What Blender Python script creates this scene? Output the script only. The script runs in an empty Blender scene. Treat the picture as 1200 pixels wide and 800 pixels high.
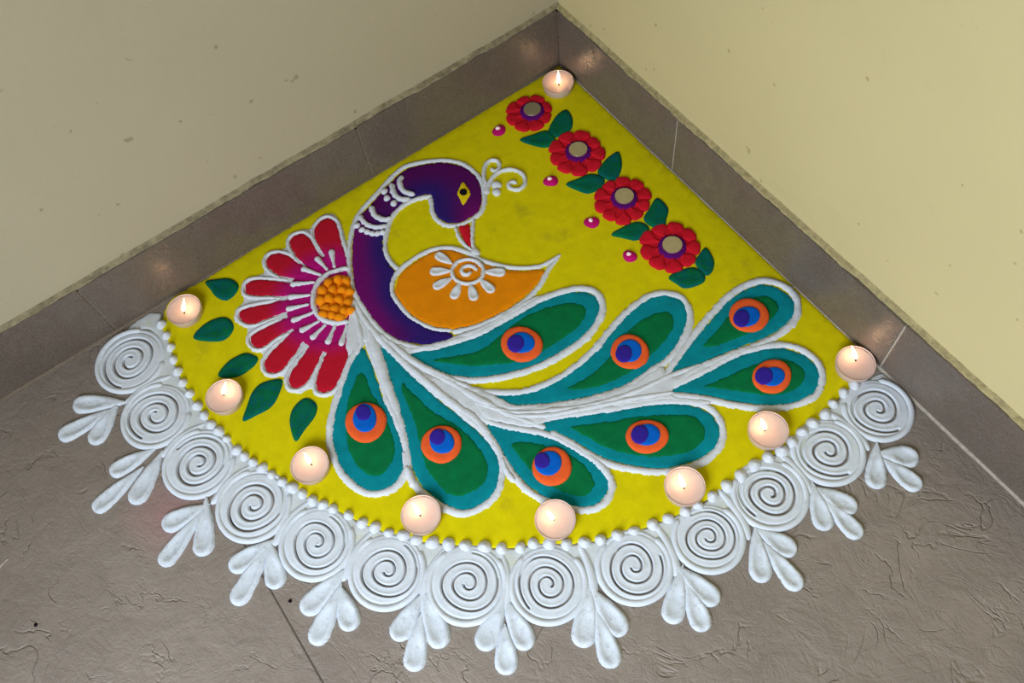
import bpy, bmesh, math, random
import numpy as np
from mathutils import Vector, Matrix
from mathutils.geometry import delaunay_2d_cdt

random.seed(7)
rng = np.random.default_rng(7)
SC = bpy.context.scene
COL = SC.collection

# ------------------------------------------------------------------ camera
FPX = 1050.4
CAM = np.array([-0.4731, -0.6833, 0.83])
FW = np.array([0.2114475, 0.4259873, -0.8796731])
RT = np.array([0.8121074, -0.5773733, -0.0843900])
UP = np.array([0.5438488, 0.6965450, 0.4680316])
cam = bpy.data.cameras.new('camera')
cam.sensor_width = 36.0
cam.lens = FPX / 1200 * 36
cam.clip_start = 0.01
co = bpy.data.objects.new('camera', cam)
COL.objects.link(co)
m = Matrix.Identity(4)
for i in range(3):
    m[i][0], m[i][1], m[i][2], m[i][3] = RT[i], UP[i], -FW[i], CAM[i]
co.matrix_world = m
SC.camera = co

# ------------------------------------------------------------------ light
world = bpy.data.worlds.new('world')
SC.world = world
world.use_nodes = True
bg = world.node_tree.nodes['Background']
bg.inputs[0].default_value = (1.0, 0.88, 0.70, 1)
bg.inputs[1].default_value = 0.07

def area(name, loc, target, size, energy, color):
    d = bpy.data.lights.new(name, 'AREA')
    d.shape = 'RECTANGLE'; d.size = size[0]; d.size_y = size[1]
    d.energy = energy; d.color = color
    o = bpy.data.objects.new(name, d)
    COL.objects.link(o)
    o.location = loc
    o.rotation_euler = (Vector(target) - Vector(loc)).to_track_quat('-Z', 'Y').to_euler()
    return o
area('assumed_daylight', (-1.15, -0.97, 0.64), (-0.35, -1.01, 0.04), (0.7, 0.6), 20.5, (0.82, 0.905, 1.0))  # unseen area light added for assumed daylight, placed for falloff toward corner; no doorway

vs = SC.view_settings
vs.view_transform = 'Standard'
vs.look = 'None'
vs.gamma = 1
vs.use_curve_mapping = False
vs.exposure = 0.0

# ------------------------------------------------------------------ pixel -> floor
def P(pts, z=0.0):
    """points of the 1200x800 photograph, put on the horizontal plane at height z"""
    a = np.atleast_2d(np.asarray(pts, float))
    d = FW + np.outer((a[:, 0] - 600) / FPX, RT) - np.outer((a[:, 1] - 400) / FPX, UP)
    t = (z - CAM[2]) / d[:, 2]
    w = CAM + d * t[:, None]
    return w[:, :2]

def px_m(p):
    """metres per pixel across at a floor pixel"""
    a = P([(p[0] - 5, p[1]), (p[0] + 5, p[1])])
    return float(np.hypot(*(a[1] - a[0]))) / 10

# ------------------------------------------------------------------ materials
def lin(c):
    return tuple(((v / 255) / 12.92 if v / 255 <= 0.04045 else ((v / 255 + 0.055) / 1.055) ** 2.4) for v in c)

class NT:
    def __init__(s, name):
        s.m = bpy.data.materials.new(name)
        s.m.use_nodes = True
        s.t = s.m.node_tree
        s.b = s.t.nodes['Principled BSDF']
    def n(s, typ, **k):
        x = s.t.nodes.new(typ)
        for a, v in k.items():
            if a.startswith('i_'):
                key = a[2:]
                x.inputs[int(key) if key.isdigit() else key.replace('_', ' ')].default_value = v
            else:
                setattr(x, a, v)
        return x
    def l(s, a, b):
        s.t.links.new(a, b)
    def coords(s, scale=(1, 1, 1), rot=(0, 0, 0), gen='Object'):
        tc = s.n('ShaderNodeTexCoord')
        mp = s.n('ShaderNodeMapping')
        mp.inputs['Scale'].default_value = scale
        mp.inputs['Rotation'].default_value = rot
        s.l(tc.outputs[gen], mp.inputs['Vector'])
        return mp.outputs[0]
    def pos(s, scale=(1, 1, 1), rot=(0, 0, 0)):
        g = s.n('ShaderNodeNewGeometry')
        mp = s.n('ShaderNodeMapping')
        mp.inputs['Scale'].default_value = scale
        mp.inputs['Rotation'].default_value = rot
        s.l(g.outputs['Position'], mp.inputs['Vector'])
        return mp.outputs[0]
    def noise(s, vec, scale, detail=4, rough=0.55, dist=0.0):
        x = s.n('ShaderNodeTexNoise')
        x.inputs['Scale'].default_value = scale
        x.inputs['Detail'].default_value = detail
        x.inputs['Roughness'].default_value = rough
        x.inputs['Distortion'].default_value = dist
        s.l(vec, x.inputs['Vector'])
        return x.outputs[0]
    def ramp(s, fac, stops):
        x = s.n('ShaderNodeValToRGB')
        e = x.color_ramp.elements
        while len(e) < len(stops):
            e.new(0.5)
        for q, (p, c) in zip(e, stops):
            q.position = p
            q.color = (c, c, c, 1) if isinstance(c, (int, float)) else (*c, 1)
        s.l(fac, x.inputs[0])
        return x.outputs[0]
    def mix(s, fac, a, b, mode='MIX'):
        x = s.n('ShaderNodeMix', data_type='RGBA', blend_type=mode)
        for i, v in ((0, fac), (6, a), (7, b)):
            if hasattr(v, 'is_linked') or hasattr(v, 'links'):
                s.l(v, x.inputs[i])
            else:
                x.inputs[i].default_value = v if i == 0 else (*v[:3], 1)
        return x.outputs[2]
    def math(s, op, a, b=0.0):
        x = s.n('ShaderNodeMath', operation=op)
        for i, v in ((0, a), (1, b)):
            if hasattr(v, 'links'):
                s.l(v, x.inputs[i])
            else:
                x.inputs[i].default_value = v
        return x.outputs[0]
    def bump(s, h, strength=0.5, dist=0.001, normal=None):
        x = s.n('ShaderNodeBump')
        x.inputs['Strength'].default_value = strength
        x.inputs['Distance'].default_value = dist
        s.l(h, x.inputs['Height'])
        if normal is not None:
            s.l(normal, x.inputs['Normal'])
        return x.outputs[0]
    def done(s, color=None, rough=0.9, normal=None, spec=0.3):
        if color is not None:
            if hasattr(color, 'links'):
                s.l(color, s.b.inputs['Base Color'])
            else:
                s.b.inputs['Base Color'].default_value = (*color[:3], 1)
        if hasattr(rough, 'links'):
            s.l(rough, s.b.inputs['Roughness'])
        else:
            s.b.inputs['Roughness'].default_value = rough
        s.b.inputs['Specular IOR Level'].default_value = spec
        if normal is not None:
            s.l(normal, s.b.inputs['Normal'])
        return s.m

def powder(name, rgb, var=0.12, grain=900, bump=0.5, rough=0.95, streak=None, dust=None):
    """coloured rangoli powder: grainy, matt, a little uneven in tone"""
    t = NT(name)
    c = lin(rgb)
    v = t.pos()
    fine = t.noise(v, grain, 3, 0.7)
    big = t.noise(v, 70, 3)
    col = t.mix(t.ramp(big, [(0.3, 0.0), (0.7, 1.0)]), [x * (1 - var) for x in c], [min(1, x * (1 + var)) for x in c])
    col = t.mix(t.ramp(fine, [(0.35, 0.0), (0.75, 0.22)]), col, [x * 0.55 for x in c])
    if streak:
        sv = t.pos((1, 1, 1), (0, 0, streak[1]))
        st = t.noise(sv, 120, 3, 0.6, 1.2)
        col = t.mix(t.ramp(st, [(0.42, 0.0), (0.62, 1.0)]), col, lin(streak[0]))
    if dust:
        dn = t.noise(v, dust[1], 4, 0.65)
        col = t.mix(t.ramp(dn, [(dust[2], 0.0), (dust[3], dust[4])]), col, lin(dust[0]))
    return t.done(col, rough, t.bump(t.math('ADD', t.math('MULTIPLY', fine, 0.5), big), bump, 0.0012), 0.15)

def powder_vcol(name):
    t = NT(name)
    a = t.n('ShaderNodeVertexColor', layer_name='tint')
    v = t.pos()
    fine = t.noise(v, 900, 3, 0.7)
    big = t.noise(v, 90, 3)
    col = t.mix(t.ramp(fine, [(0.35, 0.0), (0.75, 0.25)]), a.outputs[0], (0.0, 0.0, 0.0))
    return t.done(col, 0.95, t.bump(t.math('ADD', t.math('MULTIPLY', fine, 0.5), big), 0.5, 0.0012), 0.15)

M = {}
M['white'] = powder('white_powder', (222, 227, 235), 0.05, 1000, 0.9)
M['white_border'] = powder('white_border_powder', (220, 227, 236), 0.05, 1100, 0.6,
                           dust=((150, 146, 142), 160, 0.60, 0.80, 0.35))
M['white_lobe'] = powder('white_lobe_powder', (218, 226, 236), 0.06, 1000, 0.7, dust=((160, 160, 162), 230, 0.52, 0.74, 0.55))
M['white_thin'] = powder('white_thin_powder', (214, 219, 220), 0.05, 900, 0.6,
                         dust=((214, 214, 130), 45, 0.55, 0.75, 0.5))
M['yellow'] = powder('yellow_powder', (221, 207, 0), 0.07, 800, 0.35,
                     dust=((132, 118, 40), 16, 0.60, 0.78, 0.55))
M['teal'] = powder('teal_powder', (0, 136, 150), 0.12)
M['green'] = powder('green_powder', (0, 112, 62), 0.12)
M['leaf'] = powder('leaf_green_powder', (0, 104, 62), 0.2, 700, 0.5, streak=((0, 92, 92), 0.6))
M['ring'] = powder('orange_ring_powder', (240, 98, 44), 0.05, 600, 0.25)
M['blue'] = powder('blue_powder', (0, 98, 205), 0.06, 600, 0.25)
M['navy'] = powder('violet_blue_powder', (52, 34, 152), 0.08, 600, 0.25)
M['red'] = powder('red_powder', (208, 22, 42), 0.12)
M['wing'] = powder('wing_orange_powder', (236, 140, 0), 0.06, 800, 0.35)
M['marigold'] = powder('marigold_orange_powder', (240, 142, 10), 0.12, 500, 0.4)
M['violet'] = powder('violet_powder', (92, 10, 110), 0.1)
M['magenta'] = powder('magenta_powder', (196, 18, 110), 0.1)
M['eyeyellow'] = powder('eye_yellow_powder', (232, 205, 20), 0.05)
M['black'] = powder('black_powder', (22, 16, 20), 0.1)
M['tint'] = powder_vcol('blended_powder')

def stone(name, lo, hi, rough, crease_rot, strength=0.7, smudge=None):
    t = NT(name)
    v = t.pos((1, 1, 1), (0.3, 0.2, crease_rot))
    sv = t.pos((1.0, 0.75, 1.0), (0.2, 0.1, crease_rot))
    n1 = t.noise(v, 5, 5, 0.6)
    n2 = t.noise(v, 38, 6, 0.65, 0.6)
    grain = t.noise(v, 600, 2, 0.6)
    rid = t.noise(sv, 17, 3, 0.5, 1.6)
    ridge = t.math('ABSOLUTE', t.math('SUBTRACT', rid, 0.5))
    crease = t.ramp(ridge, [(0.0, 0.0), (0.022, 1.0)])
    mask = t.ramp(t.noise(v, 20, 2), [(0.50, 0.0), (0.60, 1.0)])
    cr = t.math('SUBTRACT', 1.0, t.math('MULTIPLY', t.math('SUBTRACT', 1.0, crease), mask))
    col = t.mix(t.ramp(n1, [(0.3, 0.0), (0.7, 1.0)]), lin(lo), lin(hi))
    col = t.mix(t.ramp(n2, [(0.35, 0.0), (0.7, 0.45)]), col, [x * 0.8 for x in lin(lo)])
    col = t.mix(t.ramp(grain, [(0.4, 0.0), (0.8, 0.35)]), col, lin((150, 146, 142)))
    if smudge is not None:
        g = t.n('ShaderNodeNewGeometry')
        vd = t.n('ShaderNodeVectorMath', operation='DISTANCE')
        t.l(g.outputs['Position'], vd.inputs[0])
        vd.inputs[1].default_value = (smudge[0], smudge[1], 0)
        dd = t.math('ADD', vd.outputs['Value'], t.math('MULTIPLY', t.math('SUBTRACT', n1, 0.5), 0.06))
        col = t.mix(t.ramp(dd, [(0.0, 0.55), (0.055, 0.0)]), col, lin((176, 122, 128)))
    h = t.math('ADD', t.math('MULTIPLY', n2, 0.8), t.math('MULTIPLY', cr, 0.35))
    rid2 = t.math('ABSOLUTE', t.math('SUBTRACT', t.noise(sv, 46, 4, 0.6, 1.2), 0.5))
    h = t.math('ADD', h, t.math('MULTIPLY', t.ramp(rid2, [(0.0, 0.0), (0.06, 1.0)]), 0.075))
    h = t.math('ADD', h, t.math('MULTIPLY', grain, 0.08))
    r = t.ramp(n2, [(0.3, rough - 0.08), (0.7, rough + 0.12)])
    return t.done(col, r, t.bump(h, strength, 0.0035), 0.4)

PINK = P([(196, 606)])[0]
M['floor'] = stone('floor_slate_tile', (132, 119, 108), (152, 139, 127), 0.55, 0.5, 0.8, PINK)
M['skirting'] = stone('skirting_slate_tile', (94, 81, 70), (112, 99, 88), 0.30, 1.1, 0.35)
def plain(name, rgb, rough=0.8, nscale=60, var=0.12, bump=0.3, dist=0.001, spec=0.3):
    t = NT(name)
    c = lin(rgb)
    v = t.pos()
    n = t.noise(v, nscale, 4, 0.6)
    col = t.mix(t.ramp(n, [(0.3, 0.0), (0.7, 1.0)]), [x * (1 - var) for x in c], [min(1, x * (1 + var)) for x in c])
    return t.done(col, rough, t.bump(n, bump, dist), spec)
M['grout'] = plain('pale_grout', (176, 166, 150), 0.9, 220, 0.2, 0.5)
M['grout_mid'] = plain('brown_grout', (124, 110, 95), 0.9, 220, 0.2, 0.5)
M['grout_dark'] = plain('floor_grout', (92, 83, 75), 0.9, 220, 0.2, 0.5)
M['mortar_r'] = plain('cream_painted_mortar', (164, 150, 108), 0.85, 160, 0.3, 0.7, 0.002)
M['mortar_l'] = plain('beige_painted_mortar', (140, 129, 102), 0.85, 130, 0.4, 0.7, 0.002)

def wallmat(name, rgb, spot):
    t = NT(name)
    c = lin(rgb)
    v = t.pos()
    n = t.noise(v, 3.0, 4, 0.55)
    fine = t.noise(v, 130, 3, 0.6)
    col = t.mix(t.ramp(n, [(0.3, 0.0), (0.7, 1.0)]), [x * 0.95 for x in c], [min(1, x * 1.04) for x in c])
    sp = t.ramp(t.noise(v, 95, 1, 0.4), [(0.77, 0.0), (0.80, 0.5)])
    col = t.mix(sp, col, lin(spot))
    sm = t.ramp(t.noise(v, 9, 4, 0.7, 0.8), [(0.62, 0.0), (0.85, 0.14)])
    col = t.mix(sm, col, lin(spot))
    return t.done(col, 0.75, t.bump(t.math('ADD', fine, t.math('MULTIPLY', n, 3)), 0.25, 0.0012), 0.3)
M['wall_left'] = wallmat('beige_wall_paint', (180, 169, 142), (120, 106, 78))
M['wall_right'] = wallmat('cream_wall_paint', (204, 189, 140), (140, 122, 76))

def waxmat():
    t = NT('candle_wax')
    t.b.inputs['Subsurface Weight'].default_value = 0.35
    t.b.inputs['Subsurface Radius'].default_value = (0.008, 0.004, 0.002)
    t.b.inputs['Subsurface Scale'].default_value = 1.0
    n = t.noise(t.pos(), 120, 2)
    return t.done(t.mix(n, lin((222, 192, 182)), lin((230, 204, 195))), 0.4, t.bump(n, 0.1, 0.0006), 0.4)
M['wax'] = waxmat()
M['cup'] = plain('candle_cup_plastic', (214, 190, 180), 0.4, 80, 0.03, 0.05, spec=0.5)
M['wick'] = plain('burnt_wick', (40, 26, 20), 0.9, 400, 0.3, 0.5)
def flamemat():
    t = NT('candle_flame')
    nt = t.t
    out = [n for n in nt.nodes if n.type == 'OUTPUT_MATERIAL'][0]
    nt.nodes.remove(t.b)
    tc = t.n('ShaderNodeTexCoord')
    sep = t.n('ShaderNodeSeparateXYZ')
    t.l(tc.outputs['Generated'], sep.inputs[0])
    col = t.ramp(sep.outputs[2], [(0.0, (1.0, 0.42, 0.10)), (0.35, (1.0, 0.82, 0.52)), (1.0, (1.0, 0.66, 0.26))])
    em = t.n('ShaderNodeEmission')
    em.inputs[1].default_value = 5.0
    t.l(col, em.inputs[0])
    tr = t.n('ShaderNodeBsdfTransparent')
    ad = t.n('ShaderNodeAddShader')
    t.l(em.outputs[0], ad.inputs[0]); t.l(tr.outputs[0], ad.inputs[1])
    t.l(ad.outputs[0], out.inputs[0])
    return t.m
M['flame'] = flamemat()
def mirror():
    t = NT('little_mirror')
    t.b.inputs['Metallic'].default_value = 0.85
    n = t.noise(t.pos(), 150, 2)
    return t.done(t.mix(n, lin((200, 192, 160)), lin((222, 214, 186))), 0.35, t.bump(n, 0.1, 0.0005), 0.5)
M['mirror'] = mirror()
def highlight():  # near-white pink, the highlight painted onto the magenta dots
    t = NT('pale_pink_highlight')
    n = t.noise(t.pos(), 200, 2)
    return t.done(t.mix(n, lin((248, 214, 224)), lin((255, 238, 240))), 0.2, None, 0.6)
M['highlight'] = highlight()

# ------------------------------------------------------------------ object helpers
def link(name, verts, faces, mat, parent=None, smooth=True, loc=None, tint=None):
    me = bpy.data.meshes.new(name)
    v = np.asarray(verts, float)
    if loc is not None:
        v = v - np.asarray(loc, float)
    me.from_pydata(v.tolist(), [], faces)
    if tint is not None:
        a = me.attributes.new('tint', 'FLOAT_COLOR', 'POINT')
        for i, c in enumerate(tint):
            a.data[i].color = (*c[:3], 1)
    me.materials.append(M[mat] if isinstance(mat, str) else mat)
    if smooth:
        me.polygons.foreach_set('use_smooth', [True] * len(me.polygons))
    me.update()
    o = bpy.data.objects.new(name, me)
    COL.objects.link(o)
    if loc is not None:
        o.location = loc
    if parent is not None:
        o.parent = parent
        # all things are unrotated empties or meshes: keep the world place
        w = Vector((0, 0, 0))
        q = parent
        while q is not None:
            w += Vector(q.location); q = q.parent
        o.location = Vector(loc if loc is not None else (0, 0, 0)) - w
    return o

def thing(name, loc, label, cat, group=None):
    o = bpy.data.objects.new(name, None)
    o.empty_display_size = 0.01
    COL.objects.link(o)
    o.location = loc
    return tag(o, label, cat, group)

def tag(o, label, cat, group=None, kind=None):
    o['label'] = label
    o['category'] = cat
    if group:
        o['group'] = group
    if kind:
        o['kind'] = kind
    return o

def catmull(pts, closed, step, extra=None):
    """smooth curve through points, resampled evenly; extra: per-point values carried along"""
    p = np.asarray(pts, float)
    n = len(p)
    out, ex = [], []
    segs = n if closed else n - 1
    for i in range(segs):
        if closed:
            a, b, c, d = p[(i - 1) % n], p[i], p[(i + 1) % n], p[(i + 2) % n]
        else:
            a, b, c, d = p[max(i - 1, 0)], p[i], p[i + 1], p[min(i + 2, n - 1)]
        k = max(2, int(np.hypot(*(c - b)) / (step * 0.5)) + 1)
        for t in np.linspace(0, 1, k, endpoint=False):
            out.append(0.5 * ((2 * b) + (c - a) * t + (2 * a - 5 * b + 4 * c - d) * t * t + (3 * b - a - 3 * c + d) * t ** 3))
            if extra is not None:
                e0, e1 = np.asarray(extra[i], float), np.asarray(extra[(i + 1) % n], float)
                ex.append(e0 + (e1 - e0) * t)
    if not closed:
        out.append(p[-1])
        if extra is not None:
            ex.append(np.asarray(extra[-1], float))
    out = np.array(out)
    q = np.vstack([out, out[:1]]) if closed else out
    s = np.concatenate([[0], np.cumsum(np.hypot(*np.diff(q, axis=0).T))])
    cnt = max(6 if closed else 3, int(round(s[-1] / step)))
    u = np.linspace(0, s[-1], cnt, endpoint=not closed)
    res = np.stack([np.interp(u, s, q[:, 0]), np.interp(u, s, q[:, 1])], 1)
    if extra is not None:
        ex = np.array(ex)
        if ex.ndim == 1:
            ex = ex[:, None]
        qe = np.vstack([ex, ex[:1]]) if closed else ex
        re = np.stack([np.interp(u, s, qe[:, j]) for j in range(qe.shape[1])], 1)
        return res, re
    return res

def normals(w, closed):
    if closed:
        d = np.roll(w, -1, 0) - np.roll(w, 1, 0)
    else:
        d = np.gradient(w, axis=0)
    d = d / (np.hypot(d[:, 0], d[:, 1])[:, None] + 1e-12)
    return np.stack([-d[:, 1], d[:, 0]], 1)

def clampw(w, gap=0.002):
    return np.minimum(w, -gap)

def fill(name, pts, z0, z1, mat, parent=None, bevel=0.0012, jit=0.0004, step=0.003, tint=None, tintf=None,
         smooth_curve=True, world=False, clamp=True, loc=None, und=0.00012, grow=0.0, gap=0.002):
    """a flat patch of powder with a soft sloping edge, outline given in photograph pixels on the floor"""
    w = np.asarray(pts, float) if world else P(pts)
    te = None
    if smooth_curve:
        if tint is not None:
            w, te = catmull(w, True, step, tint)
        else:
            w = catmull(w, True, step)
    if clamp:
        w = clampw(w, gap)
    ar = np.sum(w[:, 0] * np.roll(w[:, 1], -1) - np.roll(w[:, 0], -1) * w[:, 1])
    if ar < 0:
        w = w[::-1]
        te = te[::-1] if te is not None else None
    n = len(w)
    if grow:
        w = w - normals(w, True) * grow
    w = w + rng.normal(0, jit, (n, 2))
    if clamp:
        w = clampw(w, gap)
    nr = normals(w, True)
    rings = [(w - nr * 0.0, z0), (w + nr * bevel * 0.35, z0 + (z1 - z0) * 0.7), (w + nr * bevel, z1)]
    V, F, te_in = [], [], []
    for r, z in rings:
        V += [(x, y, z) for x, y in r]
    for k in range(len(rings) - 1):
        for i in range(n):
            j = (i + 1) % n
            F.append((k * n + i, k * n + j, (k + 1) * n + j, (k + 1) * n + i))
    # cap: constrained Delaunay with loose inner points, so that the surface can undulate a little
    rim = rings[-1][0]
    ins = []
    lo_, hi_ = rim.min(0), rim.max(0)
    g = max(0.004, step * 1.4)
    for x in np.arange(lo_[0] + g / 2, hi_[0], g):
        for y in np.arange(lo_[1] + g / 2, hi_[1], g):
            ins.append((x + rng.normal(0, g * 0.15), y + rng.normal(0, g * 0.15)))
    ins = np.array(ins) if ins else np.zeros((0, 2))
    if len(ins):
        x0, y0 = rim[:, 0], rim[:, 1]
        x1, y1 = np.roll(x0, -1), np.roll(y0, -1)
        X, Y = ins[:, :1], ins[:, 1:]
        cross = ((y0 > Y) != (y1 > Y)) & (X < (x1 - x0) * (Y - y0) / (y1 - y0 + 1e-15) + x0)
        dmin = np.sqrt(((ins[:, None, :] - rim[None]) ** 2).sum(2)).min(1)
        ins = ins[(cross.sum(1) % 2 == 1) & (dmin > g * 0.45)]
    cvs = [Vector(p) for p in rim] + [Vector(p) for p in ins]
    ov, oe, of, rv, re_, rf = delaunay_2d_cdt(cvs, [], [list(range(n))], 1, 1e-7)
    idx = []
    for p, o_ in zip(ov, rv):
        o_ = [q for q in o_ if q < n]
        if o_:
            idx.append(2 * n + o_[0])
        else:
            idx.append(len(V))
            V.append((p[0], p[1], z1 + rng.normal(0, und)))
            if te is not None:
                dd = ((rim - np.array([p[0], p[1]])) ** 2).sum(1)
                wgt = 1 / (dd + 1e-7) ** 1.5
                te_in.append((te * wgt[:, None]).sum(0) / wgt.sum())
    F += [tuple(idx[q] for q in t) for t in of]
    tc = None
    if te is not None:
        tc = list(te) * 3 + te_in
    elif tintf is not None:
        tc = [tintf(x, y) for x, y, z in V]
    c = w.mean(0)
    if loc is None:
        loc = (c[0], c[1], z0)
    return link(name, V, F, mat, parent, True, loc, tc)

def stroke(name, pts, width, z0, h, mat, parent=None, closed=False, jit=0.00042, step=0.002, world=False, taper=1.0, clamp=True, rough=1.0):
    """a poured ridge of powder: width in pixels (number or one per point)"""
    w = np.asarray(pts, float) if world else P(pts)
    if world:
        k = np.ones(len(w))
    else:
        k = np.array([px_m(p) for p in pts])
    wd = (np.ones(len(w)) * width if np.isscalar(width) else np.asarray(width, float)) * k
    w, ex = catmull(w, closed, step, wd)
    wd = ex[:, 0] * 0.5
    n = len(w)
    wn = rng.normal(0, 1, n + 4)
    wd = wd * (1 + rough * 0.11 * np.convolve(wn, np.ones(5) / 5, 'valid'))
    nr = normals(w, closed)
    if not closed:
        s = np.concatenate([[0], np.cumsum(np.hypot(*np.diff(w, axis=0).T))])
        e = np.minimum(s, s[-1] - s) / np.maximum(wd * taper, 1e-6)
        wd = wd * np.sqrt(np.clip(1 - (1 - np.clip(e, 0.04, 1)) ** 2, 0, 1))
    T = np.array([-1, -0.82, -0.5, 0, 0.5, 0.82, 1])
    Z = (1 - T ** 2) ** 0.7
    V = []
    hh = h * np.clip(wd / wd.max(), 0.25, 1) * (1 + rough * 0.1 * np.convolve(rng.normal(0, 1, n + 4), np.ones(5) / 5, 'valid'))
    for i in range(n):
        jl = rng.normal(0, jit * rough, 2)
        for t, zz in zip(T, Z):
            off = wd[i] * t + (jl[0] if t < -0.7 else jl[1] if t > 0.7 else 0)
            q = w[i] + nr[i] * off
            if clamp:
                q = np.minimum(q, -0.0015)
            V.append((q[0], q[1], z0 + hh[i] * zz))
    F = []
    m_ = len(T)
    for i in range(n if closed else n - 1):
        j = (i + 1) % n
        for a in range(m_ - 1):
            F.append((i * m_ + a, i * m_ + a + 1, j * m_ + a + 1, j * m_ + a)[::-1])
    c = w.mean(0)
    return link(name, V, F, mat, parent, True, (c[0], c[1], z0))

def drop(name, tip, end, hw, z0, H, mat, parent=None, dip=0.0, nu=26, nv=13, power=1.25, clamp=True):
    """a teardrop of powder from a pointed tip to a rounded end (pixels), raised rim, shallow middle"""
    a, b = P([tip])[0], P([end])[0]
    L = np.hypot(*(b - a))
    hwm = hw * px_m(((tip[0] + end[0]) / 2, (tip[1] + end[1]) / 2))
    hwm = min(hwm, L * 0.48)
    d = (b - a) / L
    nn = np.array([-d[1], d[0]])
    uc = (L - hwm) / L
    V, F = [], []
    us = np.concatenate([np.linspace(0, uc, nu // 2, endpoint=False), uc + (1 - uc) * np.sin(np.linspace(0, math.pi / 2, nu - nu // 2))])
    vs_ = np.linspace(-1, 1, nv)
    for u in us:
        wdt = hwm * (math.sin(math.pi / 2 * u / uc) ** power * 0.96 + 0.04) if u < uc else hwm * math.sqrt(max(0, 1 - ((u - uc) / (1 - uc)) ** 2))
        wdt = max(wdt, hwm * 0.03) * (1 + rng.normal(0, 0.02))
        for v in vs_:
            e = max(abs(v), max(0, (u - uc) / (1 - uc)) ** 2 * 1.0 if u > uc else 0)
            rimz = (1 - abs(v) ** 4) ** 0.6 * (1 if u < uc else math.sqrt(max(0, 1 - ((u - uc) / (1 - uc)) ** 4)))
            z = H * rimz * (0.55 + 0.45 * min(1, u / 0.5))
            r2 = (v / 0.62) ** 2 + ((u - 0.66) / 0.24) ** 2
            z -= H * dip * math.exp(-r2 ** 2)
            q = a + d * (u * L) + nn * (v * wdt)
            if clamp:
                q = np.minimum(q, -0.0015)
            V.append((q[0], q[1], z0 + z))
    for i in range(len(us) - 1):
        for j in range(nv - 1):
            F.append((i * nv + j, (i + 1) * nv + j, (i + 1) * nv + j + 1, i * nv + j + 1))
    c = (a + b) / 2
    return link(name, V, F, mat, parent, True, (c[0], c[1], z0))

def dome_mesh(name, r, h, peak=0.0, rings=6, seg=16, wob=0.08):
    V, F = [(0, 0, h)], []
    ph = [random.uniform(0, 6.28) for _ in range(3)]
    for k in range(1, rings + 1):
        t = k / rings
        for j in range(seg):
            a = 2 * math.pi * j / seg
            rr = r * t * (1 + wob * (math.sin(2 * a + ph[0]) + 0.6 * math.sin(3 * a + ph[1])))
            z = h * ((1 - t ** 2) ** 0.55 * (1 - peak) + peak * (1 - t) ** 1.2)
            V.append((rr * math.cos(a), rr * math.sin(a), z))
    for j in range(seg):
        F.append((0, 1 + j, 1 + (j + 1) % seg))
    for k in range(rings - 1):
        for j in range(seg):
            a, b = 1 + k * seg + j, 1 + k * seg + (j + 1) % seg
            F.append((a, a + seg, b + seg, b))
    me = bpy.data.meshes.new(name)
    me.from_pydata(V, [], F)
    me.polygons.foreach_set('use_smooth', [True] * len(me.polygons))
    return me

def place(name, me, mat, world_loc, parent=None, rz=0.0, sc=(1, 1, 1)):
    if not me.materials:
        me.materials.append(M[mat])
    o = bpy.data.objects.new(name, me)
    COL.objects.link(o)
    w = Vector((0, 0, 0))
    q = parent
    while q is not None:
        w += Vector(q.location); q = q.parent
    o.parent = parent
    o.location = Vector(world_loc) - w
    o.rotation_euler = (0, 0, rz)
    o.scale = sc
    return o

def blob(name, p, rpx, z0, h, mat, parent=None):
    w = P([p])[0]
    return place(name, dome_mesh(name, rpx * px_m(p), h), mat, (min(w[0], -0.003), min(w[1], -0.003), z0), parent)

def ell(c, rx, ry, n=28, rot=0.0, wob=0.0):
    ph = random.uniform(0, 6)
    out = []
    for i in range(n):
        a = 2 * math.pi * i / n
        k = 1 + wob * math.sin(2 * a + ph) + wob * 0.6 * math.sin(3 * a + 1.3 * ph)
        x, y = rx * k * math.cos(a), ry * k * math.sin(a)
        out.append((c[0] + x * math.cos(rot) - y * math.sin(rot), c[1] + x * math.sin(rot) + y * math.cos(rot)))
    return out

def box(name, lo, hi, mat, parent=None, bev=0.0, smooth=False):
    bm = bmesh.new()
    bmesh.ops.create_cube(bm, size=1)
    c = [(a + b) / 2 for a, b in zip(lo, hi)]
    s = [b - a for a, b in zip(lo, hi)]
    for v in bm.verts:
        v.co = Vector((v.co.x * s[0], v.co.y * s[1], v.co.z * s[2]))
    if bev:
        bmesh.ops.bevel(bm, geom=list(bm.edges), offset=bev, segments=2, affect='EDGES', profile=0.6)
    me = bpy.data.meshes.new(name)
    bm.to_mesh(me); bm.free()
    me.materials.append(M[mat])
    o = bpy.data.objects.new(name, me)
    COL.objects.link(o)
    w = Vector((0, 0, 0))
    if parent is not None:
        w = Vector(parent.location)
        o.parent = parent
    o.location = Vector(c) - w
    return o

# ================================================================== the setting
# corner of the two skirtings at the origin; wall_left runs along -x, wall_right along -y
EXT = 2.4
SK = 0.086          # skirting height
TH = 0.007          # skirting thickness in front of the paint
fl = box('floor', (-EXT, -EXT, -0.05), (TH, TH, -0.0004), 'grout_dark')
tag(fl, 'grey brown slate floor around the powder drawing', 'floor', kind='structure')
xs = [0.0, -0.606, -1.212, -1.818, -2.4]
ys = [0.0, -1.212, -2.4]
G = 0.0007
for i in range(len(xs) - 1):
    for j in range(len(ys) - 1):
        box('floor_tile', (xs[i + 1] + G, ys[j + 1] + G, -0.012), (xs[i] - (G if i else 0.0), ys[j] - (G if j else 0.0), 0.0),
            'floor', fl, 0.0008)

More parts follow.
